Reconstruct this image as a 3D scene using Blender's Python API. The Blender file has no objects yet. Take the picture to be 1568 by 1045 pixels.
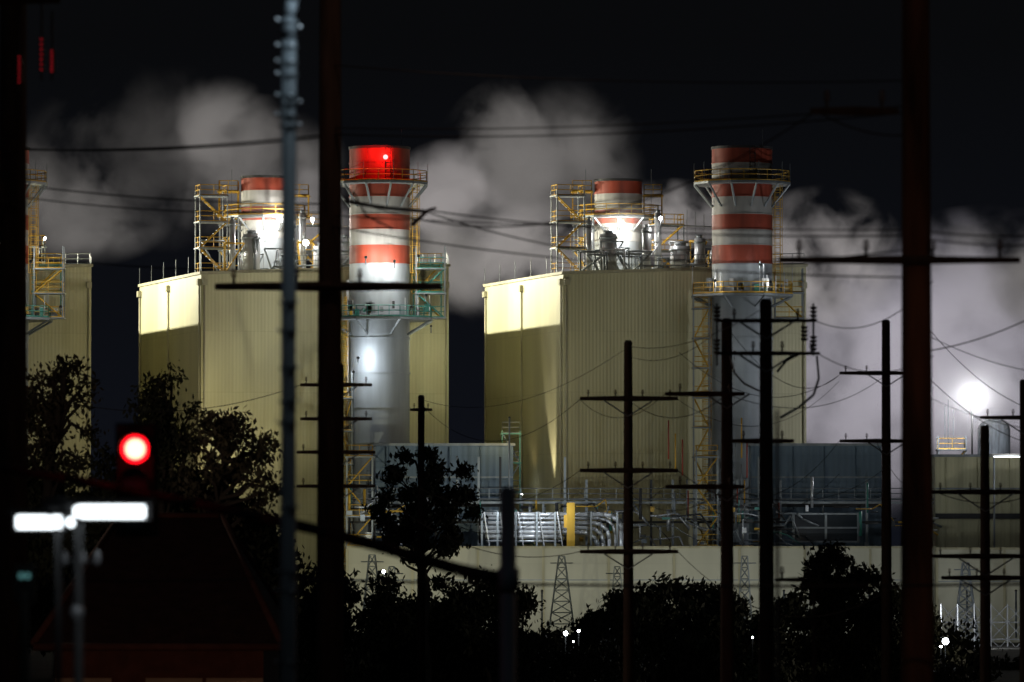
import bpy, math, random
from mathutils import Vector, Matrix
import numpy as np
R=random.Random(7)
scene=bpy.context.scene
scene.view_settings.view_transform='Standard'
scene.view_settings.look='None'
scene.view_settings.exposure=0
K=1.142857e-4; HY=850; CAMZ=8.0
def P(px,py,D): return Vector(((px-784)*K*D, D, CAMZ+(HY-py)*K*D))
# ---------------------------------------------------------------- materials
def nt(name):
    m=bpy.data.materials.new(name); m.use_nodes=True; t=m.node_tree
    return m,t,t.nodes,t.links,t.nodes['Principled BSDF']
def surf(name,col,rough=.7,metal=0,var=.25,scale=1.5,streak=True,bump=.02,lo=.3,hi=.7):
    m,t,N,L,b=nt(name)
    tc=N.new('ShaderNodeTexCoord'); mp=N.new('ShaderNodeMapping')
    mp.inputs['Scale'].default_value=(1,1,.15 if streak else 1)
    L.new(tc.outputs['Object'],mp.inputs[0])
    n=N.new('ShaderNodeTexNoise'); n.inputs['Scale'].default_value=scale; n.inputs['Detail'].default_value=6
    L.new(mp.outputs[0],n.inputs[0])
    r=N.new('ShaderNodeValToRGB')
    r.color_ramp.elements[0].position=lo; r.color_ramp.elements[1].position=hi
    r.color_ramp.elements[0].color=[c*(1-var) for c in col]+[1]
    r.color_ramp.elements[1].color=[min(1,c*(1+var*.6)) for c in col]+[1]
    L.new(n.outputs[0],r.inputs[0]); L.new(r.outputs[0],b.inputs['Base Color'])
    b.inputs['Roughness'].default_value=rough; b.inputs['Metallic'].default_value=metal
    if bump:
        bp=N.new('ShaderNodeBump'); bp.inputs['Distance'].default_value=bump; bp.inputs['Strength'].default_value=.5
        L.new(n.outputs[0],bp.inputs['Height']); L.new(bp.outputs[0],b.inputs['Normal'])
    return m
def clad(name,col,period=.36,depth=.012,seam=6.0):
    m,t,N,L,b=nt(name)
    tc=N.new('ShaderNodeTexCoord'); s=N.new('ShaderNodeSeparateXYZ'); L.new(tc.outputs['Object'],s.inputs[0])
    def M(op,a,bb=None):
        x=N.new('ShaderNodeMath'); x.operation=op
        for i,v in enumerate((a,bb)):
            if v is None: continue
            if isinstance(v,(int,float)): x.inputs[i].default_value=v
            else: L.new(v,x.inputs[i])
        return x.outputs[0]
    xy=M('ADD',s.outputs[0],s.outputs[1])
    w=M('SINE',M('MULTIPLY',xy,2*math.pi/period))
    sh=M('FLOOR',M('DIVIDE',xy,period*3)); lv=M('FLOOR',M('DIVIDE',s.outputs[2],seam))
    wn=N.new('ShaderNodeTexWhiteNoise'); wn.noise_dimensions='2D'
    cb=N.new('ShaderNodeCombineXYZ'); L.new(sh,cb.inputs[0]); L.new(lv,cb.inputs[1]); L.new(cb.outputs[0],wn.inputs['Vector'])
    mp=N.new('ShaderNodeMapping'); mp.inputs['Scale'].default_value=(1,1,.08); L.new(tc.outputs['Object'],mp.inputs[0])
    n=N.new('ShaderNodeTexNoise'); n.inputs['Scale'].default_value=.6; n.inputs['Detail'].default_value=7; L.new(mp.outputs[0],n.inputs[0])
    seamv=M('GREATER_THAN',M('FRACT',M('DIVIDE',s.outputs[2],seam)),.988)
    val=M('ADD',M('MULTIPLY',n.outputs[0],.38),M('MULTIPLY',wn.outputs[0],.07))
    val=M('SUBTRACT',M('ADD',val,.76),M('MULTIPLY',seamv,.10))
    val=M('ADD',val,M('MULTIPLY',w,.035))
    vm=N.new('ShaderNodeVectorMath'); vm.operation='SCALE'; vm.inputs[0].default_value=col; L.new(val,vm.inputs['Scale'])
    L.new(vm.outputs[0],b.inputs['Base Color']); b.inputs['Roughness'].default_value=.6
    bp=N.new('ShaderNodeBump'); bp.inputs['Distance'].default_value=depth; bp.inputs['Strength'].default_value=.6
    L.new(w,bp.inputs['Height']); L.new(bp.outputs[0],b.inputs['Normal'])
    return m
def emis(name,col,s):
    m,t,N,L,b=nt(name); b.inputs['Base Color'].default_value=(*col,1)
    b.inputs['Emission Color'].default_value=(*col,1); b.inputs['Emission Strength'].default_value=s
    return m
BEIGE=clad('beige_cladding',(.53,.51,.33)); BLUEC=clad('bluegrey_cladding',(.13,.19,.25),.6,.02,2.5)
CREAM=clad('cream_wall',(.45,.45,.37),3.0,.05,2.4)
TRIM=surf('metal_trim',(.42,.40,.28)); RED=surf('stack_red',(.33,.055,.028),.6,0,.4,.9); WHITE=surf('stack_white',(.42,.42,.41),.6,0,.35,.9)
GREYW=surf('stack_grey',(.33,.37,.41),.55,0,.35,.5); YEL=surf('safety_yellow',(.60,.36,.04),.5); GALV=surf('galvanised',(.24,.27,.29),.5,.3)
TEAL=surf('teal_steel',(.05,.24,.20),.5); DARK=surf('dark_steel',(.035,.037,.04),.7); SILV=surf('lagging_silver',(.5,.52,.55),.35,.4)
WOOD=surf('weathered_wood',(.055,.035,.025),.9,0,.5,9,True,.04); RUSTW=surf('redwood_pole',(.12,.05,.025),.9,0,.9,2.2,True,.05,.42,.66)
BLK=surf('black_cable',(.02,.02,.02),.8,0,.1,1,False,0); INS=surf('porcelain',(.10,.07,.06),.25,0,.2,1,False,0)
HOUS=surf('signal_housing',(.008,.008,.008),.95,0,.1,1,False,0); HOUS.node_tree.nodes['Principled BSDF'].inputs['Specular IOR Level'].default_value=.1
DULL=surf('dull_zinc',(.09,.105,.12),.75,0,.6,4)
LEAF=surf('leaf',(.035,.042,.02),.7,0,.5,.7,False,0); LEAF2=surf('leaf_dry',(.07,.062,.035),.7,0,.5,.9,False,0); BARK=surf('bark',(.05,.04,.032),.9)
GROUND=surf('ground_dirt',(.04,.038,.033),.95,0,.4,.2,False,.02)
ROOFM=surf('roof_tiles',(.05,.03,.025),.9,0,.4,3,False,.03); BRICK=surf('brick_wall',(.12,.06,.045),.9,0,.3,3,False,.02)
GLASS=surf('window_glass',(.03,.04,.05),.1,0,.1,1,False,0)
EW=emis('lamp_white',(.93,.97,1),60); EWS=emis('lamp_head_white',(.88,.96,1),3.2); ER=emis('lamp_red',(1,.03,.03),30); ERC=emis('signal_core',(1,.22,.14),7); ERR=emis('signal_red',(1,.004,.012),3.2)
EGLINT=emis('red_glint',(1,.03,.05),.30)  # weak emission that paints the red glints on the insulators
# ---------------------------------------------------------------- mesh builder
class MB:
    def __init__(s,*mats): s.v=[];s.f=[];s.m=[];s.s=[];s.mats=list(mats)
    def mi(s,m):
        if m not in s.mats: s.mats.append(m)
        return s.mats.index(m)
    def face(s,idx,m,sm=False): s.f.append(idx);s.m.append(s.mi(m));s.s.append(sm)
    def quad(s,a,b,c,d,m):
        i=len(s.v); s.v+= [tuple(a),tuple(b),tuple(c),tuple(d)]; s.face((i,i+1,i+2,i+3),m)
    def box(s,c,sz,m,rz=0):
        i=len(s.v); c=Vector(c); rot=Matrix.Rotation(rz,3,'Z')
        for dz in(-.5,.5):
            for dx,dy in((-.5,-.5),(.5,-.5),(.5,.5),(-.5,.5)):
                s.v.append(tuple(c+rot@Vector((dx*sz[0],dy*sz[1],dz*sz[2]))))
        for q in((0,3,2,1),(4,5,6,7),(0,1,5,4),(1,2,6,5),(2,3,7,6),(3,0,4,7)): s.face(tuple(i+k for k in q),m)
    def cyl(s,a,b,r1,m,r2=None,n=8,caps=True):
        a=Vector(a);b=Vector(b); r2=r1 if r2 is None else r2
        d=b-a
        if d.length<1e-6:return
        d.normalize(); u=d.orthogonal().normalized()
        if abs(d.z)>.99: u=Vector((1,0,0))
        w=d.cross(u).normalized(); u=w.cross(d).normalized(); i=len(s.v)
        for p,r in((a,r1),(b,r2)):
            for k in range(n):
                t=2*math.pi*(k+.5)/n; s.v.append(tuple(p+u*(r*math.cos(t))+w*(r*math.sin(t))))
        for k in range(n):
            k2=(k+1)%n; s.face((i+k,i+k2,i+n+k2,i+n+k),m,n>5)
        if caps:
            s.face(tuple(i+k for k in range(n))[::-1],m); s.face(tuple(i+n+k for k in range(n)),m)
    def path(s,pts,r,m,n=5,r2=None):
        r2=r if r2 is None else r2; c=len(pts)-1
        for k in range(c): s.cyl(pts[k],pts[k+1],r+(r2-r)*k/c,m,r+(r2-r)*(k+1)/c,n,True)
    def wire(s,a,b,sag,r,m,seg=22):
        a=Vector(a);b=Vector(b); pts=[]
        for k in range(seg+1):
            t=k/seg; p=a.lerp(b,t); p.z-=sag*4*t*(1-t); pts.append(p)
        s.path(pts,r,m,4)
    def rail(s,pts,m,h=1.1,r=.04,sp=1.2,close=False):
        if close: pts=pts+[pts[0]]
        for a,b in zip(pts[:-1],pts[1:]):
            a=Vector(a);b=Vector(b);k=max(1,int((b-a).length/sp+.5))
            for q in(h,h*.55): s.cyl(a+Vector((0,0,q)),b+Vector((0,0,q)),r,m,n=4)
            s.cyl(a+Vector((0,0,.08)),b+Vector((0,0,.08)),r*2,m,n=4)
            for j in range(k+1):
                p=a.lerp(b,j/k); s.cyl(p,p+Vector((0,0,h)),r,m,n=4)
    def ring(s,c,ri,ro,z,th,m,n=12,ph=0):
        i=len(s.v)
        for k in range(n):
            t=ph+2*math.pi*k/n; cs,sn=math.cos(t),math.sin(t)
            for r,zz in((ri,z),(ro,z),(ro,z-th),(ri,z-th)): s.v.append((c[0]+r*cs,c[1]+r*sn,zz))
        for k in range(n):
            a=i+4*k;b=i+4*((k+1)%n)
            for j in range(4): s.face((a+j,a+(j+1)%4,b+(j+1)%4,b+j),m)
    def platform(s,c,ri,ro,z,md,mr,n=10,bra=2.2,ph=0):
        s.ring(c,ri,ro,z,.22,md,n,ph)
        pts=[Vector((c[0]+ro*.98*math.cos(ph+2*math.pi*k/n),c[1]+ro*.98*math.sin(ph+2*math.pi*k/n),z)) for k in range(n)]
        s.rail(pts,mr,close=True,r=.045)
        for k in range(n):
            t=ph+2*math.pi*k/n
            s.cyl(pts[k]-Vector((0,0,.2)),(c[0]+ri*math.cos(t),c[1]+ri*math.sin(t),z-bra),.11,GALV,n=4)
    def ladder(s,x,y,z0,z1,m,w=.6,cage=True,face=-1):
        for sx in(-w/2,w/2): s.cyl((x+sx,y,z0),(x+sx,y,z1),.045,m,n=4)
        z=z0
        while z<z1:
            s.cyl((x-w/2,y,z),(x+w/2,y,z),.03,m,n=4); z+=.45
        if cage:
            z=z0+2
            pr=[(-.45,0),(-.45,.5),(-.2,.8),(.2,.8),(.45,.5),(.45,0)]
            while z<z1:
                s.path([(x+a,y+face*b,z) for a,b in pr],.035,m,4); z+=.9
            for a,b in pr: s.cyl((x+a,y+face*b,z0+2),(x+a,y+face*b,z1),.025,m,n=4)
    def scaffold(s,x0,x1,y0,y1,z0,z1,m,mr,step=2.8,r=.08,diag=True):
        for x in(x0,x1):
            for y in(y0,y1): s.cyl((x,y,z0),(x,y,z1),r,m,n=4)
        z=z0; k=0
        while z<=z1+.01:
            s.box(((x0+x1)/2,(y0+y1)/2,z),(x1-x0+.3,y1-y0+.3,.12),m)
            if z<z1+.5: s.rail([(x0,y1,z),(x0,y0,z),(x1,y0,z),(x1,y1,z)],mr)
            if z+step<=z1+.01 and diag:
                a,b=((x0,x1) if k%2 else (x1,x0))
                for yy in(y0+.15,y0+.75): s.cyl((a,yy,z),(b,yy,z+step),.07,mr,n=4)
                for j in range(8):
                    t=(j+.5)/8; s.box((a+(b-a)*t,y0+.45,z+step*t),(.28,.6,.05),m)
            z+=step;k+=1
    def lattice(s,c,wb,wt,h,m,r=.06,n=6):
        c=Vector(c); lev=[]
        for k in range(n+1):
            t=k/n; w=(wb+(wt-wb)*t)/2
            lev.append([c+Vector((a*w,b*w,h*t)) for a,b in((-1,-1),(1,-1),(1,1),(-1,1))])
        for k in range(n):
            for j in range(4):
                s.cyl(lev[k][j],lev[k+1][j],r,m,n=4); s.cyl(lev[k][j],lev[k+1][(j+1)%4],r*.6,m,n=4); s.cyl(lev[k][(j+1)%4],lev[k+1][j],r*.6,m,n=4)
                s.cyl(lev[k+1][j],lev[k+1][(j+1)%4],r*.6,m,n=4)
    def ball(s,c,r,m,seg=10,rings=6,sc=(1,1,1)):
        i=len(s.v); c=Vector(c)
        for a in range(rings+1):
            th=math.pi*a/rings
            for k in range(seg):
                ph=2*math.pi*k/seg
                s.v.append((c.x+r*sc[0]*math.sin(th)*math.cos(ph),c.y+r*sc[1]*math.sin(th)*math.sin(ph),c.z+r*sc[2]*math.cos(th)))
        for a in range(rings):
            for k in range(seg):
                k2=(k+1)%seg; s.face((i+a*seg+k,i+(a+1)*seg+k,i+(a+1)*seg+k2,i+a*seg+k2),m,True)
    def obj(s,name,parent=None,loc=(0,0,0),rz=0):
        me=bpy.data.meshes.new(name); me.from_pydata(s.v,[],s.f)
        for m in s.mats: me.materials.append(m)
        me.polygons.foreach_set('material_index',s.m); me.polygons.foreach_set('use_smooth',s.s); me.update()
        o=bpy.data.objects.new(name,me); scene.collection.objects.link(o); o.location=loc; o.rotation_euler[2]=rz
        if parent: o.parent=parent
        return o
def empty(name,loc=(0,0,0),rz=0):
    o=bpy.data.objects.new(name,None); scene.collection.objects.link(o); o.location=loc; o.rotation_euler[2]=rz; return o
def light(name,loc,power,col=(1,1,1),radius=.15,spot=None,target=None,blend=.4,parent=None):
    l=bpy.data.lights.new(name,'SPOT' if spot else 'POINT'); l.energy=power; l.color=col; l.shadow_soft_size=radius
    o=bpy.data.objects.new(name,l); scene.collection.objects.link(o); o.location=loc
    if spot:
        l.spot_size=math.radians(spot); l.spot_blend=blend
        d=Vector(target)-Vector(loc); o.rotation_euler=d.to_track_quat('-Z','Y').to_euler()
    if parent: o.parent=parent
    return o
def flood(loc,power,col=(.93,.97,1),target=None,spot=None,size=.2,radius=.15,blend=.4,mat=None,off=.5,mast=None,name='floodlight',mm=None,mr=.10):
    """a real floodlight: housing, yoke, glowing lens and its light"""
    loc=Vector(loc); tgt=Vector(target) if target is not None else loc+Vector((0,-10,-3))
    d=(tgt-loc).normalized(); e=empty(name)
    b=MB(); b.cyl(loc-d*size*1.6,loc-d*.03,size*.6,DARK,size*1.25,10); b.cyl(loc-d*.03,loc,size,mat or EW,size,12)
    b.cyl(loc-d*size,loc-d*size-Vector((0,0,mast or .7)),.06 if not mast else mr,mm or GALV,n=6)
    b.obj('fixture',e)
    light('lamp',loc+d*off,power,col,radius,spot,tgt,blend,e)
    return e
# ---------------------------------------------------------------- ground
b=MB(); b.quad((-3000,-200,0),(3000,-200,0),(3000,6000,0),(-3000,6000,0),GROUND); b.obj('ground')
# ---------------------------------------------------------------- plant units
ANG=math.radians(16.1); W=25.2; DP=28.1; HT=35.5
def loc2w(ax,x,y,z):
    c,s=math.cos(ANG),math.sin(ANG); return Vector((ax+c*x-s*y,560+s*x+c*y,z))
for ui,ax in enumerate((-66.0,-30.5,5.0)):
    e=empty('power_plant_building',(ax,560,0),ANG)
    b=MB(BEIGE); h0,h1=HT,HT+1.1
    vs=[(0,0,0),(W,0,0),(W,DP,0),(0,DP,0),(0,0,h0),(W,0,h1),(W,DP,h1),(0,DP,h0)]
    b.v+=vs
    for q in((0,1,5,4),(1,2,6,5),(2,3,7,6),(3,0,4,7)): b.face(q,BEIGE)
    b.obj('walls',e)
    b=MB(TRIM); b.v+=[(-.15,-.15,h0+.02),(W+.15,-.15,h1+.02),(W+.15,DP+.15,h1+.02),(-.15,DP+.15,h0+.02),(-.15,-.15,h0+.3),(W+.15,-.15,h1+.3),(W+.15,DP+.15,h1+.3),(-.15,DP+.15,h0+.3)]
    for q in((0,3,2,1),(4,5,6,7),(0,1,5,4),(1,2,6,5),(2,3,7,6),(3,0,4,7)): b.face(q,TRIM)
    b.obj('roof',e)
    b=MB(TRIM)
    for x,y in((-.12,.3),(-.12,14.3),(-.12,27.5),(.3,-.12),(W-.3,-.12)):
        b.cyl((x,y,.5),(x,y,HT-.4),.10,TRIM,n=6)
        b.box((x,y,HT-.75),(.5,.7,.6),TRIM)
    b.obj('downpipes',e)
    b=MB(GALV)
    for k in range(9): b.cyl((k*W/8,.1,HT),(k*W/8,.1,HT+2.1),.035,GALV,n=4)
    for k in range(6): b.cyl((0,k*DP/5,HT),(0,k*DP/5,HT+2.0),.035,GALV,n=4)
    b.rail([(8,.6,HT+.9),(W,.6,HT+1.35)],GALV)
    b.obj('roof_rods',e)
    b=MB(GALV); rr=random.Random(11+ui)
    for (x,y,r,h) in((6.5,6,.85,4.4),(13.5,4.5,1.0,3.2),(10.2,5,.45,5.0),(4.8,7,.3,5.8),(16,6,.5,4.1),(18.5,8,.9,3.0),(12,7,.35,6.6)):
        b.cyl((x,y,HT+.4),(x,y,HT+h),r,SILV,n=16); b.cyl((x,y,HT+h-.5),(x,y,HT+h-.3),r*1.12,GALV,n=16); b.cyl((x,y,HT+h),(x,y,HT+h+.35),r*.6,GALV,n=12)
    for k in range(22):
        x=rr.uniform(3,18);y=rr.uniform(2,9);z=HT+rr.uniform(1,4); 
        b.path([(x,y,HT+.4),(x,y,z),(x+rr.uniform(-3,3),y,z),(x+rr.uniform(-1,1),y+1,HT+.4)],rr.uniform(.07,.16),rr.choice([SILV,GALV,GALV,YEL]),6)
    b.obj('roof_vents',e)
    b=MB(YEL)
    b.scaffold(1.5,4.3,7,9,HT+.4,HT+8.8,GALV,YEL,2.6)
    b.scaffold(12.5,15.5,9.5,11.5,HT+.4,HT+5.6,GALV,YEL,2.6)
    b.scaffold(18,21,2.5,4,HT+.6,HT+3.4,GALV,YEL,2.6)
    if ui: 
        for k in range(9): b.cyl((16+k*.9,10,HT+.5),(16+k*.9,10,HT+7.2-.2*k),.05,SILV,n=4)
        b.cyl((15.5,10,HT+5.6),(24,10,HT+5.4),.06,SILV,n=4); b.cyl((15.5,10,HT+3.4),(24,10,HT+3.6),.05,SILV,n=4)
    b.obj('roof_stairs',e)
def stack(cx,cy,top,zr,r,bands,plats,name='striped_chimney',base=0):
    e=empty(name,(cx,cy,0)); b=MB(RED,WHITE,GREYW)
    for (z0,z1,m) in bands: b.cyl((0,0,z0),(0,0,z1),r,m,n=48,caps=False)
    b.ring((0,0),r-.25,r+.08,top,.25,DARK,48)
    b.cyl((0,0,top-3),(0,0,top-2.9),r-.1,DARK,n=24)
    for z0,z1,m in bands: b.ring((0,0),r-.01,r+.05,z0+.04,.09,m,48)
    z=base+2
    while z<bands[-1][1]-1 and z<31:
        b.ring((0,0),r-.01,r+.09,z,.12,GREYW,48); z+=3.4
    b.obj('shell',e)
    b=MB(GALV)
    for (z,ro,mr,bra,n) in plats: b.platform((0,0),r+.03,ro,z,GALV,mr,n,bra,math.pi/n)
    b.obj('platforms',e)
    return e
def zz(py,D): return 8+(HY-py)*K*D
DS=558
for si,(cx,) in enumerate(((-50.2,),(-12.95,),(22.5,))):
    ys=[225,250,275,302,329,352,376,404]; cols=[RED,WHITE,RED,WHITE,RED,WHITE,RED]
    if si==1: cols[1]=RED  # white band coloured red to stand for the beacon glow
    bands=[(zz(ys[i+1],DS),zz(ys[i],DS),cols[i]) for i in range(7)]+[(0,zz(404,DS),GREYW)]
    z1=zz(280,DS); 
    e=stack(cx,DS,zz(225,DS),0,2.95,bands,[(z1,4.85,YEL,2.4,12)]+([(zz(488,DS),5.6,TEAL,1.6,8)] if si!=2 else [(zz(452,DS),5.3,YEL,1.2,8)]))
    b=MB(YEL)
    b.ladder(3.45,-.2,zz(450,DS),z1,YEL,.55); b.ladder(-3.5,-1,2,zz(455,DS),YEL,.6)
    b.ladder(0.9,-3.1,z1,zz(226,DS),DARK,.5,False)
    b.obj('ladders',e)
    b=MB(GALV)
    if si!=2:
        zb=zz(488,DS)
        b.scaffold(3.6,6.4,-1.5,.6,zb,zb+7.0,GALV,TEAL if si==1 else YEL,2.4)
        b.scaffold(3.3,6.0,1.0,3,zb+.1,zb+5.4,TEAL,YEL,2.6)
        b.scaffold(-3.6,-2.6,-3.6,-1.6,4,zz(540,DS)-2,GALV,YEL,3.2)
    else:
        zb=zz(452,DS)
        b.scaffold(3.3,6.0,1.2,3.2,zb-2.2,zb+2.7,GALV,YEL,2.5)
        b.scaffold(-4.8,-3.3,-2.0,0,3,zb,GALV,YEL,2.9)
    rr=random.Random(si+3)
    for k in range(16):
        x=rr.uniform(-3.5,5.5); y=rr.uniform(-3.6,-2.9) if abs(x)<2.2 else rr.uniform(-2.5,2)
        b.box((x,y if abs(x)>3.1 else -3.6,zb+rr.uniform(.3,1.2)),(rr.uniform(.2,.7),.4,rr.uniform(.3,1.1)),rr.choice([GALV,YEL,DARK,TEAL,SILV]))
    for k in range(10):
        t=rr.uniform(math.pi,2*math.pi); x,y=4.9*math.cos(t),4.9*math.sin(t)
        b.cyl((x,y,zb),(x,y,zb+rr.uniform(1.6,3.2)),.05,SILV,n=4)
    for k in range(6): 
        t=math.pi*(1+k/5); b.cyl((4.7*math.cos(t),4.7*math.sin(t),z1),(4.7*math.cos(t),4.7*math.sin(t),z1+1.9),.035,GALV,n=4)
    b.cyl((2.1,2,zz(250,DS)),(2.1,2,zz(195,DS)),.03,GALV,n=4)
    b.obj('stair_frames',e)
    b=MB(DARK)
    b.path([(-3.1,-.9,3),(-3.1,-.9,zz(430,DS))],.14,SILV,8)
    b.obj('pipes',e)
    if si==1:
        b=MB(ER); c=P(590,240,DS-3.2)-Vector((cx,DS,0)); b.ball(c,.24,ER); b.cyl(c-Vector((0,0,.9)),c,.06,DARK,n=6); b.obj('aviation_beacon',e)
        light('beacon_light',c+Vector((0,-.6,.2)),260,(1,.02,.02),.15,parent=e)
        light('beacon_light_extra',c+Vector((-2.3,-1.2,.7)),300,(1,.02,.02),.15,parent=e)  # extra red light without a fixture, reddens the stack top
# roof stacks
for k,(px,top) in enumerate(((405,270),(947,275))):
    D=576; r=2.4; c=P(px,top,D); ys=[top,top+22,top+47,top+68,top+95]; cols=[RED,WHITE,RED,WHITE]
    bands=[(zz(ys[i+1],D),zz(ys[i],D),cols[i]) for i in range(4)]+[(HT,zz(top+95,D),GREYW)]
    e=stack(c.x,D,c.z,0,r,bands,[(zz(332,D),4.3,YEL,1.5,10)],'roof_chimney',HT)
    b=MB(YEL); b.scaffold(-4.6,-2.7,-1,1,zz(332,D),zz(332,D)+2.6,YEL,YEL,2.5,.07,False)
    b.scaffold(2.6,4.4,-.8,1,zz(332,D),zz(332,D)+2.2,YEL,YEL,2.1,.07,False)
    b.scaffold(-4.5,-2.6,-1.6,.4,HT+.5,zz(332,D),GALV,YEL,2.6)
    for s_ in(-1,1): b.cyl((s_*3.3,-1,zz(332,D)),(s_*3.3,-1,zz(260,D)),.035,GALV,n=4)
    b.obj('stair_frames',e)
# ---------------------------------------------------------------- lights of the plant
WCOL=(1.0,.95,.74)
for ax,pw in ((-66.0,19000),(-30.5,19000)):
    for yy in (5,14,23):
        l=loc2w(ax,21.5,yy,39.6); t=loc2w(ax+35.5,0,yy,32)
        flood(l,pw*.75,WCOL,target=t,spot=125,blend=.5,radius=.05)
flood(loc2w(5,21.5,8,39.6),2400,WCOL,target=loc2w(40,0,8,36),spot=120)
for px,py,D,pw in ((428,336,570.5,900),(405,362,570.5,500),(955,350,571,900),(938,352,571,500),(478,336,566,700),(1012,334,568,380),(468,372,566,250)):
    flood(P(px,py,D),pw,(1,.96,.88),target=P(px,py,D)+Vector((0,-3,-1)),off=-.9 if px in(428,405,955,938) else .4,size=.28 if px not in(478,1012) else .17)
for px,py,D,pw in ((560,394,552.6,800),(604,400,552.8,800),(548,548,553,480),(541,570,552,120),(640,392,553,60),(652,452,552.5,60),(630,470,551,30),
                   (1083,392,553,50),(1165,405,553,30),(1095,430,552.5,60),(1180,432,552,30),(1125,540,551,8),(60,378,553,260),(46,400,552,220),(92,470,552,60),(30,470,551,60)):
    flood(P(px,py,D),pw,(1,.96,.86) if py<500 else (.93,.97,1),target=P(px,py,D)+Vector((.3,3,0)),off=.3,size=.13)
MAST=[((352,905,470),(370,660,560),26000,58,(1,.95,.64)),((760,900,480),(640,640,560),4500,60,(1,.95,.68)),((1000,900,470),(930,720,562),6000,64,(1,.96,.68)),((1330,905,480),(1150,560,560),3500,70,(.85,.93,1))]
for (a,t,pw,sp,c) in MAST:
    flood(P(*a),pw,c,target=P(*t),spot=sp,blend=1,size=.25,mast=5.3,radius=.06)
flood(loc2w(5,-1.1,2.0,11.0),16000,(1,.88,.6),target=loc2w(5,-.5,4.6,26),spot=22,blend=.6,size=.12,off=.2)
flood(loc2w(5,-1.6,9,14),260,(1,.82,.45),target=loc2w(5,-.1,12,26),spot=60,blend=.9,size=.12)
flood(P(660,500,556),1100,(1,.97,.6),target=P(655,600,566),spot=120,blend=1,size=.1)
flood(P(780,640,540),1100,(1,.76,.33),target=P(800,600,570),spot=120,blend=1,size=.1,mast=14)
flood(P(236,720,545),1300,(1,.76,.33),target=P(256,650,572),spot=120,blend=1,size=.1,mast=12)
flood(P(355,735,548),2500,(1,.9,.5),target=P(335,620,562),spot=90,blend=1,size=.1,mast=12)
# ---------------------------------------------------------------- low buildings
def lowhall(px0,px1,pyt,D,dep,mat,name,zb=0):
    a=P(px0,pyt,D);c=P(px1,pyt,D); w=c.x-a.x; e=empty(name,((a.x+c.x)/2,D+dep/2,0))
    b=MB(mat); b.box((0,0,a.z/2),(w,dep,a.z),mat); b.obj('walls',e)
    b=MB(TRIM); b.box((0,0,a.z+.12),(w+.4,dep+.4,.24),GALV)
    for k in range(int(w/3)): b.cyl((-w/2+1+k*3,-dep/2-.05,.2),(-w/2+1+k*3,-dep/2-.05,a.z-.1),.07,mat,n=6)
    b.box((0,-dep/2-.06,a.z-3.0),(w,.1,.15),GALV); b.box((0,-dep/2-.07,a.z-5.6),(w,.12,.5),DARK)
    b.obj('trim',e); return e,a,c,w,dep
lowhall(575,786,683,546,6,BLUEC,'turbine_hall')
e,a,c,w,dep=lowhall(1150,1350,683,546,6,BLUEC,'turbine_hall')
b=MB(GALV); p0=P(1210,830,545.6)-Vector((e.location.x,e.location.y,0)); p1=P(1308,788,545.6)-Vector((e.location.x,e.location.y,0))
p0.y-=6;p1.y-=6
b.box(((p0.x+p1.x)/2,p0.y,(p0.z+p1.z)/2),(p1.x-p0.x,.12,p1.z-p0.z),GLASS)
for t in(0,.5,1): b.box((p0.x+(p1.x-p0.x)*t,p0.y-.1,(p0.z+p1.z)/2),(.22,.2,p1.z-p0.z+.2),GALV)
for t in(0,.5,1): b.box(((p0.x+p1.x)/2,p0.y-.13,p0.z+(p1.z-p0.z)*t),(p1.x-p0.x+.2,.2,.16),GALV)
b.obj('window',e)
lowhall(1432,1640,700,540,12,BEIGE,'control_building')
e=empty('auxiliary_steel_frame'); b=MB(GALV); rr=random.Random(5)
for px in range(535,1430,33):
    if 1205<px<1312: continue
    p=P(px,800,541); top=zz(rr.choice([700,735,765,770,770,775]),541)
    b.box((p.x,541,top/2),(.22,.22,top),rr.choice([GALV,DARK,GALV]))
for py in(770,800,838): 
    a=P(530,py,541);c=P(1430,py,541); b.box(((a.x+c.x)/2,541,a.z),(c.x-a.x,.3,.22),GALV if py!=800 else DARK)
a=P(530,768,541);c=P(1430,768,541); b.rail([(a.x,540.8,a.z+.12),(c.x,540.8,c.z+.12)],GALV,sp=1.5)
b.obj('frame',e)
b=MB(SILV)
for k in range(260):
    px=rr.choice([rr.uniform(530,660),rr.uniform(735,960),rr.uniform(960,1200),rr.uniform(1100,1430)]); py=rr.uniform(775,838); D=rr.uniform(536,540)
    if 1200<px<1312 and py>780: continue
    p=P(px,py,D); m=rr.choice([GALV,SILV,DARK,DARK,TEAL,YEL,GALV])
    q=rr.random()
    if q<.25: b.box(p,(rr.uniform(.2,.8),.5,rr.uniform(.2,.7)),m)
    elif q<.55: b.cyl(p,p+Vector((0,0,rr.uniform(.8,3))),rr.uniform(.04,.2),m,n=8)
    elif q<.8: b.path([p,p+Vector((rr.uniform(.5,2),0,0)),p+Vector((rr.uniform(2,3),0,rr.uniform(-1,1))),p+Vector((rr.uniform(3,4),0,-1.2))],rr.uniform(.04,.10),m,6)
    else: b.cyl(p,p+Vector((rr.uniform(.6,2.5),0,0)),rr.uniform(.05,.14),m,n=8)
for k in range(20):
    px=rr.uniform(1020,1200); p=P(px,rr.uniform(690,800),540); b.cyl(p,p+Vector((0,0,rr.uniform(1.5,4))),.08,rr.choice([GALV,YEL,RED]),n=6)
b.obj('equipment',e)
b=MB(YEL); x0=P(1085,800,539).x
b.scaffold(x0-1.2,x0+.8,537,539,6,zz(690,539),GALV,YEL,2.8); x0=P(548,800,539).x; b.scaffold(x0-1.0,x0+1.4,537,539,6,zz(700,539),GALV,YEL,2.8)
x0=P(785,800,548).x; b.scaffold(x0-1,x0+.7,547,549,0,zz(660,548),TEAL,GALV,2.8)
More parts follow.
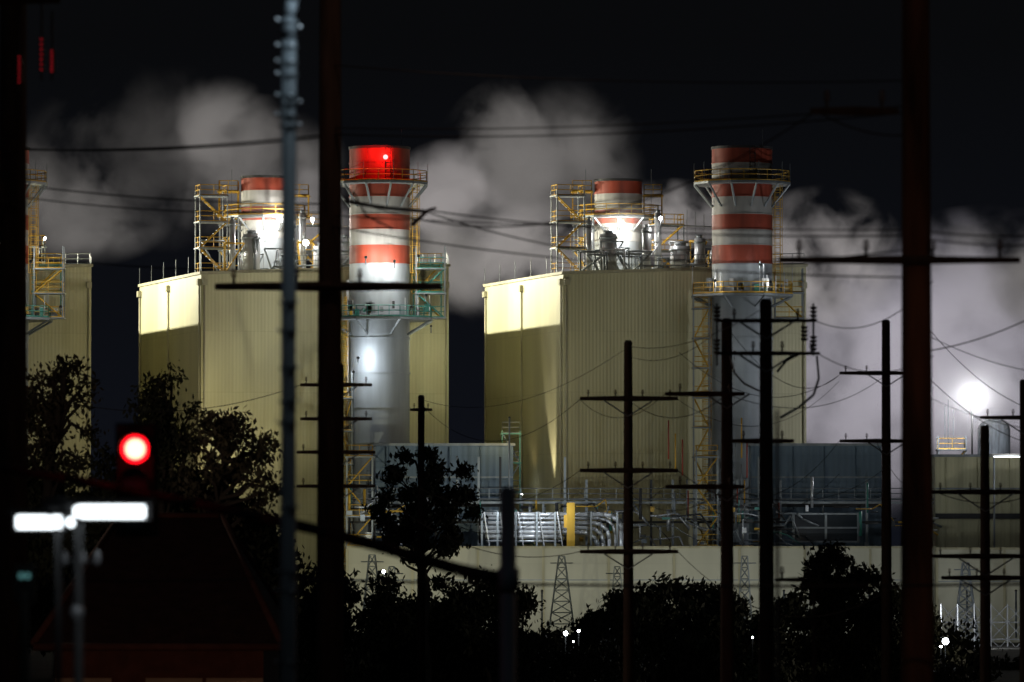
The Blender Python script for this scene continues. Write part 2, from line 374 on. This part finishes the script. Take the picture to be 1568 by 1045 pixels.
b.obj('stairs',e)
e=empty('pipe_rack'); b=MB(SILV)
for k,py in enumerate((788,794,801,808,815,822,829)):
    a=P(740+rr.uniform(-8,8),py,534); c=P(925-k*9 if k<5 else 860,py,534); r=rr.choice([.12,.18,.22])
    pts=[a,c]
    if k<5: pts+= [c+Vector((.8,0,-.15)),c+Vector((1.4,0,-.7)),c+Vector((1.6,0,-1.5)),c+Vector((1.6,0,-5))]
    b.path(pts,r,SILV,10)
for px in(738,762,790,822,850,905,945): 
    p=P(px,784,533.6); b.box((p.x,533.4,p.z/2),(.18,.18,p.z),GALV); 
    if px<860: b.cyl((p.x+.7,533.4,p.z-3.2),(p.x+.2,533.4,p.z),.06,SILV,n=5)
b.obj('pipes',e)
b=MB(YEL); a=P(874,838,532.5); c=P(874,770,532.5); b.box((a.x,532.5,(a.z+c.z)/2),(.75,.8,c.z-a.z),YEL); b.box((a.x-.5,532.6,a.z+2.4),(.3,.5,1.2),YEL); b.box((a.x,532.5,a.z/2),(.3,.3,a.z),GALV)
b.obj('yellow_cabinet',e)
for px,py,D,pw in((765,776,530,650),(835,776,530,650),(930,776,530,220),(1050,790,530,90),(1260,775,535,30),(1140,772,533,70),(560,775,533,120),(595,790,533,60),(1400,770,533,40),(700,700,541,15)):
    flood(P(px,py,D),pw,(.85,.93,1),target=P(px,py+40,D+8),spot=150,blend=.7,size=.08,off=.2)
def wall(px0,px1,pyt,D,name,mat):
    a=P(px0,pyt,D);c=P(px1,pyt,D);w=c.x-a.x; e=empty(name,((a.x+c.x)/2,D,0)); b=MB(mat); b.box((0,0,a.z/2),(w,.4,a.z),mat); b.obj('panels',e)
    b=MB(TRIM); b.box((0,0,a.z+.1),(w+.1,.6,.2),TRIM); n=int(w/5.8)
    for k in range(n+1): b.box((-w/2+k*w/n,-.28,a.z/2-.02),(.22,.16,a.z-.05),TRIM)
    b.box((0,-.24,a.z-2.9),(w,.08,.1),GALV); b.obj('posts',e)
wall(532,1432,840,525,'boundary_wall',CREAM)
wall(1434,1640,842,523,'boundary_wall',CREAM)
for px,pw in((560,330),(700,500),(830,620),(980,450),(1090,360),(1200,220),(1330,160),(1480,200),(1555,120)):
    flood(P(px,905,515),pw,(.98,.97,.83),target=P(px+10,870,525),spot=150,blend=1,size=.1,off=.2,mast=4.2)
for px,py,w in((860,852,2.6),(570,850,2.2),(945,868,1.6),(1478,862,2.2),(600,868,1.5),(1140,852,1.5)):
    p=P(px,py,500); b=MB(GALV); b.lattice((p.x,500,0),w,.5,p.z,GALV,.07,8); b.cyl((p.x-1.0,500,p.z-.6),(p.x+1.0,500,p.z-.6),.05,GALV,n=4); b.obj('lattice_tower')
b=MB(SILV); x0=P(1440,900,498).x
for r_ in range(3):
    z=zz(1005-r_*26,498)
    for k in range(6):
        x=x0+k*1.45; 
        b.cyl((x,498,z),(x+1.45,498,z),.06,SILV,n=4); b.cyl((x,498,z),(x,498,z+1.5),.05,SILV,n=4); b.cyl((x,498,z),(x+1.45,498,z+1.5),.04,SILV,n=4); b.cyl((x+1.45,498,z),(x,498,z+1.5),.04,SILV,n=4)
for k in range(7): b.cyl((x0+k*1.45,498,0),(x0+k*1.45,498,zz(925,498)),.07,SILV,n=4)
b.obj('switchyard_gantry')
flood(P(1460,950,485),2600,target=P(1500,960,498),size=.1,off=.6,spot=170)
for px,py,D,pw,sz in((1447,982,285,70,.15),(866,970,285,50,.10),(886,966,285,30,.06),(588,876,495,120,.14),(1152,976,285,4,.04),(878,982,286,8,.04),(1440,990,286,8,.05)):
    flood(P(px,py,D),pw,(.85,.95,1),target=P(px,py,D)+Vector((0,-5,.6)),size=sz,mast=3,mm=HOUS,mr=.03,off=.25)
flood(P(1489,607,552),5200,(.95,.96,1),target=P(1489,607,552)+Vector((0,-9,-1)),size=.36,mast=8,off=.8,radius=.3,mm=HOUS)
e=empty('storage_tank'); p=P(1522,690,560); b=MB(GREYW); b.cyl((p.x,560,0),(p.x,560,zz(658,560)),1.6,DULL,n=32); b.ball((p.x,560,zz(658,560)),1.6,DULL,24,10,(1,1,.65)); b.obj('shell',e)
b=MB(YEL); b.scaffold(P(1436,0,556).x,P(1478,0,556).x,555,557,0.2,zz(668,556),GALV,YEL,3.0); 
for px,py in((1452,612),(1460,628),(1447,622)): q=P(px,py,556); b.cyl((q.x,556,zz(690,556)),q,.05,DULL,n=4)
b.obj('access_platform',e)
e=empty('canopy'); b=MB(WHITE); p=P(1545,697,536); b.box(p,(3.4,2,.18),WHITE); b.cyl((p.x-1.4,536,0),(p.x-1.4,536,p.z-.1),.1,GALV,n=6); b.cyl((p.x+1.4,536,0),(p.x+1.4,536,p.z-.1),.1,GALV,n=6); b.box((p.x,535.2,p.z-.18),(3.0,.3,.12),EWS)
b.obj('roof',e); light('lamp',p+Vector((0,-1.5,1.2)),120,parent=e)
light('lamp_under',p+Vector((0,-2,-.8)),60,parent=e)
# ---------------------------------------------------------------- steam
def steam(name,E,dk,scale=.085,col=(1.0,.94,.90),bias=.30,con=7.0,dist=.35):
    m=bpy.data.materials.new(name); m.use_nodes=True; t=m.node_tree; N=t.nodes; L=t.links; N.clear()
    out=N.new('ShaderNodeOutputMaterial'); pv=N.new('ShaderNodeVolumePrincipled')
    g=N.new('ShaderNodeNewGeometry'); tc=N.new('ShaderNodeTexCoord')
    n=N.new('ShaderNodeTexNoise'); n.inputs['Scale'].default_value=scale; n.inputs['Detail'].default_value=6; n.inputs['Roughness'].default_value=.56; n.inputs['Distortion'].default_value=dist
    L.new(g.outputs['Position'],n.inputs[0])
    ln=N.new('ShaderNodeVectorMath'); ln.operation='LENGTH'; L.new(tc.outputs['Object'],ln.inputs[0])
    def M(op,a,bb,clamp=False):
        x=N.new('ShaderNodeMath'); x.operation=op; x.use_clamp=clamp
        for i,v in enumerate((a,bb)):
            if isinstance(v,(int,float)): x.inputs[i].default_value=v
            else: L.new(v,x.inputs[i])
        return x.outputs[0]
    f=M('MULTIPLY',M('SUBTRACT',1,ln.outputs['Value']),1.5)
    d=M('ADD',M('MULTIPLY',M('SUBTRACT',n.outputs[0],.5),con),M('SUBTRACT',f,bias),True)
    d=M('MULTIPLY',d,M('MULTIPLY',f,1.6,True))
    dd=M('MULTIPLY',d,dk)
    L.new(dd,pv.inputs['Density']); L.new(M('MULTIPLY',dd,E),pv.inputs['Emission Strength'])  # emission stands in for lamp light scattered inside the steam
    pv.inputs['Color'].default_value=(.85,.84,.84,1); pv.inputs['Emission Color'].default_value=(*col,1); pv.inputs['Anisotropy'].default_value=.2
    L.new(pv.outputs[0],out.inputs['Volume']); return m
S1=steam('steam_thin',.07,.08,.10,bias=.35); S2=steam('steam_mid',.13,.15,.11,bias=.45,con=8); S3=steam('steam_bright',.27,.12,.10,(.93,.88,1.0),.25,8); S4=steam('steam_dense',.20,.24,.14,(1,.93,.92),.40,8); S5=steam('steam_lamp_halo',.08,.022,.12,(1,.95,.9),.0,3)
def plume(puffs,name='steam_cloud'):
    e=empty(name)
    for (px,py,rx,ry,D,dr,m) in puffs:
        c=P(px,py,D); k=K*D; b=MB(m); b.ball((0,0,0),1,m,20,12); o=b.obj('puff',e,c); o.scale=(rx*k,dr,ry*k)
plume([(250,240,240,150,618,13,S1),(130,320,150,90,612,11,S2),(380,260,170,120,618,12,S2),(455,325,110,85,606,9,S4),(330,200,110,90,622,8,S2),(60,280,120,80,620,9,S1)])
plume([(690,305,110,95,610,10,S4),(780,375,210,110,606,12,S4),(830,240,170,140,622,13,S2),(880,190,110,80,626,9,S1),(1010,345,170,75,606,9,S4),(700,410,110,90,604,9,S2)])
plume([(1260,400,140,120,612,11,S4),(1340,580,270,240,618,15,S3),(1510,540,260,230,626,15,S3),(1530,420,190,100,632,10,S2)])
plume([(1489,610,120,100,551,4,S5)]); plume([(415,345,60,50,571,3.2,S5)]); plume([(958,345,60,50,571,3.2,S5)])  # thin puffs added around lamps to give them a glow
# ---------------------------------------------------------------- poles
def pins(b,x,y,z,h=.22,r=.05,up=1):
    b.cyl((x,y,z),(x,y,z+up*h*.5),.018,DARK,n=5)
    for k in range(3): b.cyl((x,y,z+up*h*(.45+.18*k)),(x,y,z+up*h*(.57+.18*k)),r*(1-.12*k),INS,r*(.7-.1*k),8)
def upole(px,D,topy,wpx,arms,mat=WOOD,name='utility_pole',armth=8,brace=True,lean=0,taper=.75,armmat=WOOD):
    k=K*D; p=P(px,topy,D); r=wpx*k/2; e=empty(name,(p.x,D,0)); b=MB(mat)
    b.cyl((0,0,0),(lean,0,p.z),r*1.12,mat,r*taper,20)
    b.cyl((lean,0,p.z),(lean,0,p.z+.06),r*taper*1.06,DARK,r*.5,14)
    b.obj('shaft',e); b=MB(armmat)
    for arm in arms:
        x0,x1,y=arm[:3]; y2=arm[3] if len(arm)>3 else y
        a=P(x0,y,D)-Vector((p.x,D,0)); c=P(x1,y2,D)-Vector((p.x,D,0)); a.y=c.y=-r-.05; th=armth*k
        L=(c-a).length
        m_=a.lerp(c,.5)
        b.cyl(a,m_,th*.45,armmat,th*.72,4); b.cyl(m_,c,th*.72,armmat,th*.45,4)
        if brace and x0<px-20 and x1>px+20:
            for s_ in(-1,1): b.cyl((s_*.28*L,-r-.06,(a.z+c.z)/2),(0,-r-.06,(a.z+c.z)/2-.3*L*.6),.018,GALV,n=4)
        n=4 if L>1.8 else 2
        for j in range(n):
            t=(j+.3)/(n-.4); q=a.lerp(c,t); pins(b,q.x,q.y,q.z+th*.4,.2,.045)
    b.obj('crossarms',e); return e
ep=upole(505,73,-120,43,[(330,677,440)],armth=11,brace=False)
# lamp and bracket added above the frame to light the pole
q=P(620,-95,70)-ep.location; b=MB(DULL); s0=P(505,-60,73)-ep.location
b.path([s0,s0.lerp(q,.5)+Vector((0,0,.25)),q+Vector((0,0,.12))],.035,DULL,8); b.box(q+Vector((0,0,.1)),(.55,.22,.1),DARK); b.obj('added_bracket_lamp',ep)
light('lamp',q-Vector((0,0,.1)),26,(1,.58,.4),.12,parent=ep)
upole(1404,60,-160,54,[(1192,1560,400),(1240,1375,172)],RUSTW,armth=10,brace=False)
upole(18,66,-140,52,[(-80,22,312)],armth=14,brace=False)
upole(1173,100,463,25,[(1095,1250,492),(1095,1255,542)],armth=5)
upole(1113,125,492,22,[(1018,1140,604),(1018,1140,746),(1120,1215,676)],armth=6)
upole(962,150,525,17,[(888,1038,611),(888,1038,721),(888,1038,845)],armth=6)
upole(1357,170,493,17,[(1285,1400,572),(1285,1400,676)],armth=5)
upole(1508,140,655,18,[(1425,1590,754),(1425,1590,852),(1440,1590,885)],armth=6)
upole(1567,150,585,14,[(1500,1640,640)],armth=5)
upole(645,200,608,13,[(628,662,628)],armth=4)
upole(520,160,560,16,[(460,570,590),(460,570,642),(455,575,693),(455,575,745)],armth=5)
upole(1190,38,640,9,[],armth=5)
upole(1246,90,905,7,[(1185,1250,888)],armth=5)
b=MB(INS)
for px,y0,y1 in((62,58,112),(78,76,112),(28,85,130)):
    for k in range(7):
        z0=P(px,y0+(y1-y0)*k/7,62); b.cyl(z0,z0-Vector((0,0,.022)),.045,INS,.03,12)
        z0=z0-Vector((0,.05,.012)); b.box(z0,(.018,.01,.014),EGLINT)
    b.cyl(P(px,y0-60,62),P(px,y1+10,62),.012,DARK,n=5)
b.cyl(P(-10,0,62),P(90,-2,62),.04,WOOD,n=4)
b.obj('insulator_string')
b=MB(INS)
for px,y0 in((1246,470),(1232,500),(1246,515),(1098,470),(1098,520)):
    for k in range(4): z0=P(px,y0+k*6,99.7); b.cyl(z0,z0-Vector((0,0,.05)),.07,INS,.04,10)
b.cyl(P(1246,465,99.7),P(1246,545,99.7),.02,DARK,n=5); b.cyl(P(1098,465,99.7),P(1098,560,99.7),.018,DARK,n=5)
b.path([P(1251,545,99.6),P(1254,580,99.6),P(1246,605,99.6),P(1222,625,99.6),P(1195,640,99.6)],.022,GALV,6)
b.path([P(1118,545,110),P(1125,572,110),P(1140,588,110),P(1165,600,110)],.02,GALV,6)
b.path([P(1190,570,99.6),P(1205,552,99.6),P(1230,540,99.6)],.02,BLK,6)
b.obj('cable_termination')
b=MB(DARK)
b.path([P(527,308,72.6),P(590,318,72.6),P(655,324,72.6)],.025,DARK,6); b.path([P(630,345,72.6),P(655,322,72.6),P(668,318,72.6)],.03,INS,6,.015); b.path([P(528,285,72.6),P(545,300,72.6),P(560,330,72.6),P(600,350,72.6)],.012,BLK,5)
b.obj('pole_bracket')
# ---------------------------------------------------------------- overhead wires
groups=[
 [(-60,222,78,505,208,73,.12,.012),(-60,226,78,505,204,73,.10,.010),(-60,270,80,505,312,73,.1,.010),(-60,288,80,505,325,73,.12,.009),(505,205,73,1404,170,60,.12,.008),(505,195,73,1404,160,60,.10,.007),(505,98,73,1404,122,60,.1,.007)],
 [(525,300,73,1250,170,60,.75,.009),(655,322,73,1404,360,62,.12,.009),(500,345,73,1404,425,62,.15,.009),(655,325,73,1404,380,60,.35,.009),(1250,168,60,1404,205,60,.1,.008),(505,330,73,1404,352,62,.05,.007),(505,415,73,-60,380,80,.1,.008)],
 [(1404,540,100,1640,455,90,.15,.011),(1404,560,140,1640,690,140,.5,.010),(1404,480,140,1640,640,140,.6,.009),(1404,352,60,1640,356,60,.05,.008),(1404,364,60,1640,372,60,.05,.008),(1404,600,100,1640,660,120,.2,.008),(1404,505,110,1640,575,120,.2,.008)],
 [(450,887,60,1640,893,58,.05,.014),(430,884,60,-60,882,60,.05,.010)],
]
for y in(604,746): groups.append([(962,y+8,150,1113,y,125,.5,.009),(1113,y,125,1357,y-30,170,.6,.009),(888,y+8,150,645,y+15,200,1.2,.010),(1018,y,125,888,y+8,150,.5,.008),(1038,y+8,150,1285,y-20,170,1.0,.008)])
groups.append([(1285,575,170,1113,500,125,.8,.009),(1285,575,170,1040,540,150,.9,.009),(1425,754,140,1340,672,170,.5,.010),(1590,754,140,1425,750,140,.3,.010),(1038,721,150,1285,676,170,1.2,.010),(1038,845,150,1425,852,140,1.6,.010),(570,693,160,888,721,150,1.2,.010),(570,745,160,888,845,150,.8,.010),(1250,492,100,1430,430,100,.4,.008),(1255,543,100,1430,545,100,.3,.008),(-60,560,160,460,590,160,1.0,.010),(962,530,150,1173,470,100,.3,.007),(962,532,150,645,612,200,.8,.008),(1113,495,125,962,545,150,.4,.007)])
for g in groups:
    b=MB(BLK)
    for (x0,y0,D0,x1,y1,D1,sg,r) in g: b.wire(P(x0,y0,D0),P(x1,y1,D1),sg,r,BLK)
    b.obj('overhead_power_line')
# ---------------------------------------------------------------- galvanised lamp pole with banding
D=40;k=K*D; e=empty('added_street_lamp',(P(441,0,D).x,D,0)); b=MB(DULL); xb=P(441,0,D).x
def PL(px,py,D): return P(px,py,D)-Vector((xb,D,0))
b.cyl((0,0,0),PL(442,60,D),.068,DULL,.05,20)
b.path([PL(442,60,D),PL(440,25,D),PL(446,0,D),PL(462,-30,D),PL(500,-60,D),PL(560,-80,D)],.05,DULL,14,.03)
b.obj('pole',e); b=MB(SILV); rr=random.Random(2)
y=30
while y<1040:
    s_=1 if rr.random()<.5 else -1; q=PL(442,y,D)
    if y<210 or rr.random()<.6:
        b.cyl((s_*.05,-.03,q.z),(s_*.085,-.035,q.z+.004),.006,DULL,n=6); b.ball((s_*.080,-.04,q.z+.005),.010 if y>200 else .014,SILV)
        b.ring((0,0),.05,.064,q.z,.018,DULL,16)
        if rr.random()<.6: b.ball((-s_*rr.uniform(.01,.04),-.052,q.z),.010,SILV)
    y+=rr.uniform(10,34) if y<210 else rr.uniform(28,60)
b.obj('banding',e)
b=MB(GALV); q=PL(600,-85,D); b.box(q,(.7,.28,.12),GALV); b.box(q-Vector((0,0,.075)),(.5,.22,.02),EWS); b.obj('lamp_head',e)
light('lamp',(q.x-.35,q.y-.4,q.z-.2),34,(.72,.9,1),.15,parent=e)
# twin-headed lamp
D=35; xb=P(121,0,D).x; e=empty('added_street_lamp',(xb,D,0)); b=MB(DARK)
b.cyl((0,0,0),PL(121,800,D),.038,DARK,.028,14); b.path([PL(121,800,D),PL(112,775,D),PL(118,768,D)],.03,DARK,8); b.path([PL(90,1100,D),PL(90,810,D),PL(75,790,D)],.022,DARK,8)
for px in(98,125,148): q=PL(px,855,D-.1); b.ball(q,.020,SILV,10,6,(1,1,2.2)); b.cyl(q,q+Vector((0,.1,0)),.01,GALV,n=4)
b.path([PL(90,860,D),PL(150,860,D)],.010,DARK,6); b.ball(PL(118,938,D-.05),.045,SILV,10,6,(1,1,1.3)); b.obj('pole',e)
b=MB(DARK)
for x0,x1,y in((26,94,800),(114,222,784)):
    a=PL(x0,y,D);c=PL(x1,y,D);w=c.x-a.x; b.box(((a.x+c.x)/2,.06,a.z+.062),(w+.10,.22,.03),DARK); b.box(((a.x+c.x)/2,.14,a.z),(w+.06,.05,.10),DARK)
    b.cyl((a.x,0,a.z),(c.x,0,a.z),.04,EWS,.04,14)
b.ball(PL(109,800,D),.028,EWS); b.ball(PL(92,774,D+.2),.085,DARK,14,8,(1.3,1,.6)); b.obj('lamp_heads',e)
light('lamp',PL(160,800,D)+Vector((0,-.6,-.3)),1.2,(.9,.96,1),.1,parent=e)
b=MB(SILV); EREF=emis('reflector_glint',(.3,.8,.8),.2)  # emission stands in for light caught by the reflectors
for px in(33,43): b.box(P(px,882,35),(.022,.03,.03),EREF)
b.box(P(38,895,35.1),(.13,.04,.25),HOUS); b.cyl((P(38,0,35.1).x,35.1,0),P(38,905,35.1),.03,HOUS,n=8); b.obj('sign_post')
# ---------------------------------------------------------------- traffic signal on mast arm
D=45; xb=P(778,0,D).x; e=empty('traffic_signal',(xb,D,0)); b=MB(GALV)
GP=surf('painted_grey_pole',(.06,.08,.10),.85,0,.5,5); 
b.cyl((0,0,0),PL(778,752,D),.08,GP,.064,20); b.ball(PL(778,752,D),.066,GP,16,8,(1,1,.5)); b.cyl(PL(778,870,D),PL(778,905,D),.09,GP,n=18)
pts=[PL(x,y,D) for x,y in((775,888),(700,872),(600,842),(500,815),(400,792),(300,772),(200,752),(100,733),(-40,712))]
b.path(pts,.055,HOUS,12,.030); b.obj('mast',e)
b=MB(HOUS); c=PL(207,688,D)
b.box(c+Vector((0,.12,-.24)),(.28,.2,.84),HOUS)
b.box(c+Vector((0,.23,-.24)),(.34,.02,.9),HOUS)
for j in range(3):
    q=c+Vector((0,0,-.26*j)); n=18
    for i in range(n):
        t0=math.radians(-20+220*i/n);t1=math.radians(-20+220*(i+1)/n)
        a0=Vector((.115*math.cos(t0),0,.115*math.sin(t0)));a1=Vector((.115*math.cos(t1),0,.115*math.sin(t1)))
        b.quad(q+a0+Vector((0,.02,0)),q+a1+Vector((0,.02,0)),q+a1+Vector((0,-.17,0)),q+a0+Vector((0,-.17,0)),HOUS)
    b.cyl(q+Vector((0,.018,0)),q+Vector((0,-.0,0)),.108,ERR if j==0 else GLASS,.108,28)
b.cyl(c+Vector((0,-.001,0)),c+Vector((0,-.02,0)),.078,ERC,.066,24)
b.obj('signal_head',e); light('red_lamp',c+Vector((0,-.35,0)),6,(1,.02,.03),.1,parent=e)
# ---------------------------------------------------------------- house
D=120; e=empty('brick_house',P(240,0,D).xy.to_3d()+Vector((0,5,0))); ez=zz(985,D); rz=zz(788,D)
k=K*D; hw=(430-50)/2*k; rh=(290-190)/2*k*1.6
b=MB(BRICK); b.box((0,0,ez/2),(hw*2-.8,8,ez),BRICK); b.obj('walls',e)
b=MB(ROOFM); A=[(-hw,-4.6,ez),(hw,-4.6,ez),(hw,4.6,ez),(-hw,4.6,ez)]; r0=(-rh,0,rz);r1=(rh,0,rz)
def tri(a,c,d): i=len(b.v); b.v+=[a,c,d]; b.face((i,i+1,i+2),ROOFM)
b.quad(A[0],A[1],r1,r0,ROOFM); b.quad(A[2],A[3],r0,r1,ROOFM); tri(A[1],A[2],r1); tri(A[3],A[0],r0)
for a,c in((r1,A[1]),(r1,A[2]),(r0,A[0]),(r0,A[3]),(r0,r1)): b.cyl(a,c,.08,BRICK,n=6)
b.obj('roof',e)
b=MB(TRIM); b.path([(-hw,-4.65,ez-.08),(hw,-4.65,ez-.08)],.09,BRICK,6)
for x in(-2,.4,2): b.box((x*.8,-4.02,ez-1.5),(1.0,.1,1.3),GLASS); b.box((x*.8,-4.05,ez-.8),(1.2,.12,.1),TRIM); b.box((x*.8,-4.05,ez-2.2),(1.2,.12,.1),TRIM)
b.obj('windows',e)
flood(P(150,1090,95),900,(1,.42,.25),target=P(230,900,116),spot=120,blend=1,size=.1,name='house_floodlight',mast=3)  # floodlight below the frame, well in front of the house, aimed at its roof
# ---------------------------------------------------------------- trees
def leaves(rng,cs,rad,n,size,asp=2.2,flat=.8):
    c=cs[rng.integers(0,len(cs),n)]
    off=rng.normal(0,.52,(n,3)); off*=rad; off[:,2]*=flat
    p=c+off; u=rng.normal(0,.7,(n,3)); u[:,2]-=.8; u/=np.linalg.norm(u,axis=1,keepdims=True); w=np.cross(u,rng.normal(0,1,(n,3))); w/=np.linalg.norm(w,axis=1,keepdims=True)
    s=size*rng.uniform(.6,1.4,(n,1)); u=u*s*asp/2; w=w*s/2
    return np.stack([p-u,p+w,p+u,p-w],1).reshape(-1,3)
def tree(x,y,h,cw,ch,ncl,nl,size,seed,crad=None,b=None,name='tree',leaf=LEAF,trunk=True,low=.3):
    rng=np.random.default_rng(seed); own=b is None; b=b or MB(BARK)
    cz=h-ch/2; crad=crad or cw*.14; cs=[]
    while len(cs)<ncl:
        q=rng.uniform(-1,1,3)
        if .25<np.linalg.norm(q)<1: cs.append((x+q[0]*(cw/2-crad*.3),y+q[1]*(cw/2-crad*.3),cz+q[2]*(ch/2-crad*.5)))
    cs=np.array(cs)
    if trunk:
        tw=h*.022; pts=[Vector((x,y,0))]
        for i in range(1,7): pts.append(Vector((x+rng.normal(0,.015)*h,y+rng.normal(0,.015)*h,(h-ch*.25)*i/6)))
        b.path(pts,tw,BARK,8,tw*.35)
        for c in cs[::1 if ncl<70 else 2]:
            z0=max(.25*h,min(c[2]-.25*ch*rng.uniform(.4,1.3),h-ch*.3)); f=z0/(h-ch*.25)*6; i=min(5,int(f)); s0=pts[i].lerp(pts[i+1],min(1,f-i)); c_=Vector(c)
            mid=s0.lerp(c_,.5)+Vector((0,0,rng.uniform(-.03,.06)*h)); b.path([s0,mid,c_],tw*.3,BARK,5,tw*.08)
            for _ in range(3):
                d=Vector(rng.normal(0,1,3)).normalized()*crad*.9; b.cyl(mid.lerp(c_,.6),c_+d,tw*.1,BARK,tw*.03,3)
    V=leaves(rng,cs,crad,nl,size); i0=len(b.v); b.v+= [tuple(q) for q in V.tolist()]; mi=b.mi(leaf); nf=len(V)//4
    b.f+=[(i0+4*j,i0+4*j+1,i0+4*j+2,i0+4*j+3) for j in range(nf)]; b.m+=[mi]*nf; b.s+=[False]*nf
    if own: return b.obj(name)
def T(px,topy,D,wpx,hpx,ncl,nl,size,seed,**kw):
    k=K*D; p=P(px,topy,D); return tree(p.x,D,p.z,wpx*k,hpx*k,ncl,nl,size,seed,**kw)
T(652,683,300,170,180,44,7000,.15,1,name='eucalyptus_tree',crad=.5)
T(90,535,170,140,220,34,2800,.085,2,name='eucalyptus_tree',crad=.42,leaf=LEAF2)
T(250,562,165,120,230,34,2800,.085,3,name='eucalyptus_tree',crad=.40)
T(350,625,160,180,190,40,2800,.085,4,name='eucalyptus_tree',crad=.38,leaf=LEAF2)
T(200,680,168,300,260,60,9000,.11,14,name='eucalyptus_tree',crad=.6)
T(30,660,172,160,260,40,6000,.11,24,name='eucalyptus_tree',crad=.6)
T(360,760,172,170,260,50,8000,.11,25,name='eucalyptus_tree',crad=.6)
T(1290,832,230,150,230,50,8500,.13,5,name='eucalyptus_tree',crad=.5)
T(495,860,260,110,170,50,5500,.14,15,name='eucalyptus_tree',crad=.6)
T(364,790,490,52,62,12,260,.16,77,name='eucalyptus_tree',crad=.45)
b=MB(BARK); rr=random.Random(9)
prof=[(440,905),(520,925),(590,880),(640,905),(700,870),(745,868),(800,890),(850,945),(905,925),(960,905),(1000,880),(1060,872),(1110,895),(1170,915),(1220,900),(1370,880),(1400,920)]
for j,(px,ty) in enumerate(prof):
    D=rr.uniform(300,345); T(px+rr.uniform(-8,8),ty,D,rr.uniform(90,160),rr.uniform(150,190),34,5200,.16,30+j,b=b,crad=.7)
for j in range(14):
    px=430+j*78; D=350; T(px,rr.uniform(955,985),D,150,110,30,3500,.2,60+j,b=b,crad=1.3,trunk=False)
b.obj('tree_row')
b=MB(BARK)
for j in range(8): T(1440+j*22,rr.uniform(1003,1015),400,60,60,14,1200,.2,90+j,b=b,crad=1.0,trunk=False)
for j in range(8): T(-30+j*60,rr.uniform(720,800),380,150,260,40,4500,.25,190+j,b=b,crad=1.3,trunk=False)
for px,ty in((850,985),(905,975),(960,990),(1445,1000)): T(px,ty,280,90,70,12,900,.12,300+px,b=b,crad=.7,trunk=False)
b.obj('shrub_row')
# unseen lamps added to light the trees and rake the wooden poles
def added_lamp(px,py,D,pw,col,side=1):
    e=empty('added_street_lamp'); q=P(px,py,D); b=MB(DULL); b.cyl((q.x+2*side,D,0),(q.x+2*side,D,q.z),.09,DULL,.06,12); b.path([(q.x+2*side,D,q.z),(q.x+side,D,q.z+.25),(q.x,D,q.z+.2)],.045,DULL,8); b.box((q.x,D,q.z+.15),(.6,.25,.12),DARK); b.obj('pole',e)
    light('lamp',q-Vector((0,0,.1)),pw,col,.15,parent=e)
added_lamp(1700,120,50,130,(1,.58,.38)); added_lamp(-250,640,140,1300,(1,.75,.58),-1)
added_lamp(1720,900,300,1500,(1,.85,.7))
# ---------------------------------------------------------------- night sky and faint added fill sun
w=bpy.data.worlds.new("World"); scene.world=w; w.use_nodes=True; N=w.node_tree.nodes; L=w.node_tree.links; bg=N['Background']
tc=N.new('ShaderNodeTexCoord'); s=N.new('ShaderNodeSeparateXYZ'); L.new(tc.outputs['Generated'],s.inputs[0]); r=N.new('ShaderNodeValToRGB')
r.color_ramp.elements[0].position=0; r.color_ramp.elements[0].color=(.0045,.0054,.0086,1); r.color_ramp.elements[1].position=.09; r.color_ramp.elements[1].color=(.0025,.0027,.0032,1)
L.new(s.outputs[2],r.inputs[0]); L.new(r.outputs[0],bg.inputs[0]); bg.inputs[1].default_value=1
sl=bpy.data.lights.new('fill_sun','SUN'); sl.energy=.012; sl.angle=math.radians(.5); sl.color=(.8,.88,1); so=bpy.data.objects.new('fill_sun',sl); scene.collection.objects.link(so); so.rotation_euler=(math.radians(50),0,math.radians(-35))  # weak sun added as fill to bring out the silhouettes
# ---------------------------------------------------------------- camera
cd=bpy.data.cameras.new('camera'); cam=bpy.data.objects.new('camera',cd); scene.collection.objects.link(cam); scene.camera=cam
cd.sensor_width=36; cd.lens=36/(1568*K); cd.clip_start=1; cd.clip_end=9000
cam.location=(0,0,CAMZ); cam.rotation_euler=(math.radians(90)+math.atan(327.5*K),0,0)
cd.dof.use_dof=True; cd.dof.focus_distance=556; cd.dof.aperture_fstop=3.6
